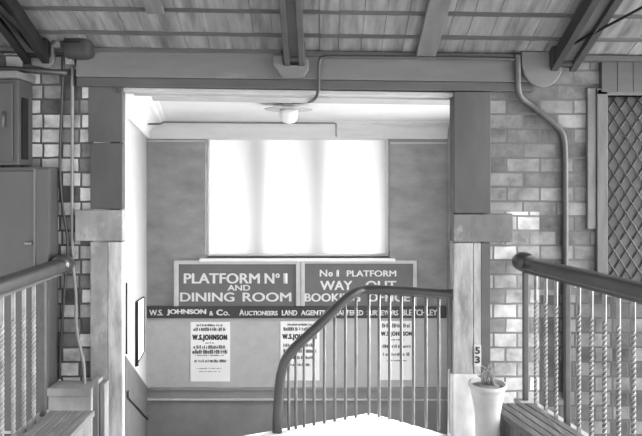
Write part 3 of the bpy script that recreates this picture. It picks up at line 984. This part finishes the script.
# the pipes
b = MB(); b.tube([P(-30, 68, 3.9), P(18, 69.5, 3.92), P(68, 73, 3.97)], 0.02, 10)
tag(b.build('horizontal_pipe', M['cable_dark']), 'dark horizontal pipe above the small wall cabinet', 'pipe')
b = MB(); b.tube([P(72.5, 66.6, 4.0), P(72.5, 120, 4.014), P(72, 200, 4.014), P(72.5, 262, 4.014), P(75, 282, 4.014), P(76.5, 300, 4.014), P(75.5, 322, 4.0), P(79.5, 345, 3.99), P(83.5, 360, 3.97), P(84.5, 377, 3.93), P(84.5, 383.5, 3.93)], 0.0105, 10, 2)
tag(b.build('conduit', M['cable_pale']), 'pale upright conduit on the left brick, bending down into the zinc box', 'conduit')
b = MB(); b.tube([P(64, 52, 3.98), P(62.5, 90, 4.01), P(60, 140, 4.01), P(59.5, 170, 4.01), P(62.5, 210, 4.01), P(68.5, 240, 4.01), P(66, 270, 4.0), P(63, 310, 4.01), P(60.5, 345, 4.01), P(59.5, 372, 4.01), P(59.5, 379, 4.01)], 0.009, 8, 2)
tag(b.build('loose_cable', M['cable_dark']), 'dark slack cable looping down the left brick beside the conduit', 'cable')
b = MB(); b.tube([P(76, 80, 4.015), P(90, 81, 3.985), P(106, 83, 3.985), P(114, 87, 3.985), P(118, 93, 3.985)], 0.006, 8, 2)
tag(b.build('thin_cable', M['cable']), 'thin cable curving over the top of the left jamb', 'cable')

# zinc box on the end of the left cap
bx0, bx1, by0, by1 = X(48.5, 3.84), X(91, 3.84), 3.84, 3.985
bt, bb = Z(388, 3.84), 0.14
root = thing('zinc_box', 'grey lidded box on the end of the left parapet', 'box', ((bx0 + bx1) / 2, (by0 + by1) / 2, 0.14))
b = MB()
n = 10
prof = [(bx0, bt - 0.055), (bx1, bt - 0.055)] + [(bx1 - (bx1 - bx0) * i / n, bb + 0.03 * (1 - math.sin(math.pi * (0.08 + 0.42 * (1 - abs(2 * (i / n) - 1))) )) * 1.0) for i in range(n + 1)]
b.prism([Vector((x_, by0, z_)) for x_, z_ in prof], (0, by1 - by0, 0))
b.build('body', M['box'], root)
b = MB(); b.box(bx0 - 0.008, bx1 + 0.008, by0 - 0.01, by1, bt - 0.053, bt, 0.008); b.build('lid', M['box'], root)
b = MB(); b.box(bx0 + 0.02, bx1 - 0.02, by0 + 0.03, by1, 0.0, 0.15, 0.004); b.build('plinth', M['plank_up'], root)
# end post beside it
b = MB()
b.box(X(92.4, 3.7), X(98.5, 3.7), 3.7, 3.78, 0, Z(380, 3.7), 0.006)
b.box(X(98.9, 3.7), X(104.5, 3.7), 3.705, 3.78, 0, Z(384, 3.7), 0.006)
tag(b.build('end_post', M['plank_up']), 'short boarded end post beside the zinc box and left jamb', 'post')

# ------------------------------------------------------------------ right: tub, conduit, number plate
tc = Vector((X(487.5, 3.55), 3.55, 0))
root = thing('planter_tub', 'pale flared tub with dry twigs at the foot of the right jamb', 'planter', tuple(tc))
hT = Z(383, 3.55)
b = MB()
b.lathe([(0.074, 0.0), (0.07, 0.1), (0.07, 0.24), (0.074, 0.33), (0.084, 0.39), (0.097, hT - 0.05), (0.103, hT - 0.025), (0.11, hT - 0.02), (0.11, hT), (0.099, hT), (0.092, hT - 0.02)], tc, 28)
b.build('tub', M['tub'], root)
b = MB(); b.lathe([(0.089, hT - 0.05), (0.089, hT - 0.02), (0.05, hT - 0.008), (0.01, hT - 0.005)], tc, 20); b.build('soil', M['earth'], root)
for i in range(16):
    a = random.uniform(0, 6.28); rr = random.uniform(0.01, 0.07)
    p0 = tc + Vector((rr * math.cos(a), rr * math.sin(a) * 0.6, hT - 0.02))
    p1 = p0 + Vector((random.uniform(-0.03, 0.03), random.uniform(-0.02, 0.02), random.uniform(0.04, 0.09)))
    p2 = p1 + Vector((random.uniform(-0.03, 0.03), random.uniform(-0.02, 0.02), random.uniform(0.02, 0.05)))
    b = MB(); b.tube([p0, p1, p2], [0.004, 0.003, 0.002], 6, 0)
    for s in (p1, p2):
        d = Vector((random.uniform(-0.02, 0.02), random.uniform(-0.01, 0.01), 0.008))
        b.prism([s, s + d + Vector((0.005, 0, 0)), s + d * 1.6, s + d + Vector((-0.005, 0, 0))], (0, 0.002, 0))
    b.build('twig', M['twig'], root)

root = thing('number_plate', 'tiny upright plate marked 53 low on the right jamb', 'plate', tuple(P(477.5, 366, YW)))
b = MB(); b.box(X(474), X(481), YW - 0.006, YW + 0.003, Z(366), Z(345), 0.001); b.build('plate', M['stone_pale'], root)
l = MB(); px_text(l, '5', 475.3, 479.8, 347, 354, YW - 0.0065, depth=0.002, bold=0.02); px_text(l, '3', 475.3, 479.8, 356.2, 363.2, YW - 0.0065, depth=0.002, bold=0.02)
l.build('lettering', M['ink'], root)

# conduit along the lintel
b = MB()
b.tube([P(318.5, 91, 3.95), P(318.8, 75, 3.95), P(319, 62, 3.94), P(321, 57.5, 3.94), P(330, 56.5, 3.93), P(420, 57.5, 3.93), P(505, 58.5, 3.93), P(515, 59.5, 3.93)], 0.0105, 10, 2)
b.tube([P(318.5, 90, 3.95), P(317, 96, 3.97), P(314, 100, 4.1), P(311, 101.5, 4.3), P(300, 102.5, 4.62), P(292, 102.6, 4.7)], 0.011, 10, 2)
tag(b.build('lintel_conduit', M['cable']), 'thin conduit along the top of the lintel, dropping to the ceiling lamp', 'conduit')
b = MB()
b.tube([P(517.5, 54, 3.93), P(518, 72, 3.94), P(518, 90, 3.97), P(521, 98, 3.99), P(530, 104, 4.009), P(545, 116, 4.009), P(557, 126, 4.009), P(563, 134, 4.009), P(565, 146, 4.009), P(565.3, 200, 4.009), P(565.5, 330, 4.009), P(566, 400, 4.009)], 0.02, 12, 2)
tag(b.build('rain_pipe', M['iron_grey']), 'thick dark pipe cranked down the right brick wall behind the railing', 'pipe')

# ceiling lamp
lc_ = Vector((X(289, 4.75), 4.75, 0))
root = thing('ceiling_lamp', 'white ceiling lamp with glass bowl behind the lintel', 'lamp', (lc_.x, lc_.y, CZ))
b = MB(); b.lathe([(0.055, CZ - 0.03), (0.06, CZ - 0.015), (0.06, CZ)], lc_, 24); b.build('ceiling_rose', M['enamel'], root)
b = MB(); b.lathe([(0.19, CZ - 0.05), (0.195, CZ - 0.045), (0.06, CZ - 0.028), (0.03, CZ - 0.028)], lc_, 32); b.build('shade', M['lamp_rim'], root)
b = MB(); b.lathe([(0.01, CZ - 0.16), (0.045, CZ - 0.15), (0.068, CZ - 0.12), (0.075, CZ - 0.08), (0.07, CZ - 0.051)], lc_, 24); b.build('bowl', M['enamel'], root)
# conduit across the hall ceiling
b = MB(); zz = CZ - 0.02
yy = 6.05
b.tube([P(139, 124, 5.6), P(160, 124, 5.62), P(164, 122.2, 5.62), P(334, 123.2, 5.62), P(336, 124, 5.63), P(336.3, 136, 5.63 + 0.66)], 0.0095, 8, 0)
tag(b.build('ceiling_conduit', M['cable_pale']), 'thin conduit across the hall ceiling in front of the window', 'conduit')

# ------------------------------------------------------------------ light
wd = bpy.data.worlds.new('overcast_sky'); SC.world = wd
wd.use_nodes = True
bg = wd.node_tree.nodes['Background']
bg.inputs['Color'].default_value = (1, 1, 1, 1)
wt = wd.node_tree
gt = wt.nodes.new('ShaderNodeTexCoord')
dp = wt.nodes.new('ShaderNodeVectorMath'); dp.operation = 'DOT_PRODUCT'
dp.inputs[1].default_value = Vector((0.85, 0.45, 0.3)).normalized()
wt.links.new(gt.outputs['Generated'], dp.inputs[0])
mr = wt.nodes.new('ShaderNodeMapRange'); mr.interpolation_type = 'SMOOTHSTEP'
mr.inputs['From Min'].default_value = 0.1; mr.inputs['From Max'].default_value = 1.0
mr.inputs['To Min'].default_value = 1.25; mr.inputs['To Max'].default_value = 16.0   # bright sky side added to light the hall through its opening
wt.links.new(dp.outputs['Value'], mr.inputs['Value'])
wt.links.new(mr.outputs['Result'], bg.inputs['Strength'])
sun = bpy.data.lights.new('sun', 'SUN'); sun.energy = 9.0; sun.angle = math.radians(14)
so = bpy.data.objects.new('sun', sun); COL.objects.link(so)
dv = Vector((-1.0, -0.83, -1.0)).normalized()
so.rotation_euler = dv.to_track_quat('-Z', 'Y').to_euler()
so.location = (8, 10, 8)

# the roof has sagged a little to the right: tilt its members together
for o in COL.objects:
    top = o.parent or o
    if o.type == 'MESH' and (top.name in ('roof', 'trim_13', 'beam_1', 'beam_2') or top.name.startswith('roof_truss')):
        ox = o.parent['_origin'][0] if o.parent else 0.0
        for v in o.data.vertices:
            v.co.z -= 0.014 * (v.co.x + ox)

# ------------------------------------------------------------------ camera
cam = bpy.data.cameras.new('camera'); cam.sensor_fit = 'HORIZONTAL'; cam.sensor_width = 36
cam.lens = F / 642 * 36
cam.shift_x = 1.0 / 642
cam.shift_y = -40.0 / 642
cam.clip_start = 0.02
co = bpy.data.objects.new('camera', cam); COL.objects.link(co)
co.location = (0, 0, EYE); co.rotation_euler = (math.pi / 2, 0, 0)
SC.camera = co
SC.view_settings.view_transform = 'Standard'
SC.view_settings.look = 'None'
SC.view_settings.gamma = 1
SC.view_settings.use_curve_mapping = False
SC.view_settings.exposure = 0.72
for o in list(COL.objects):
    if '_origin' in o: del o['_origin']
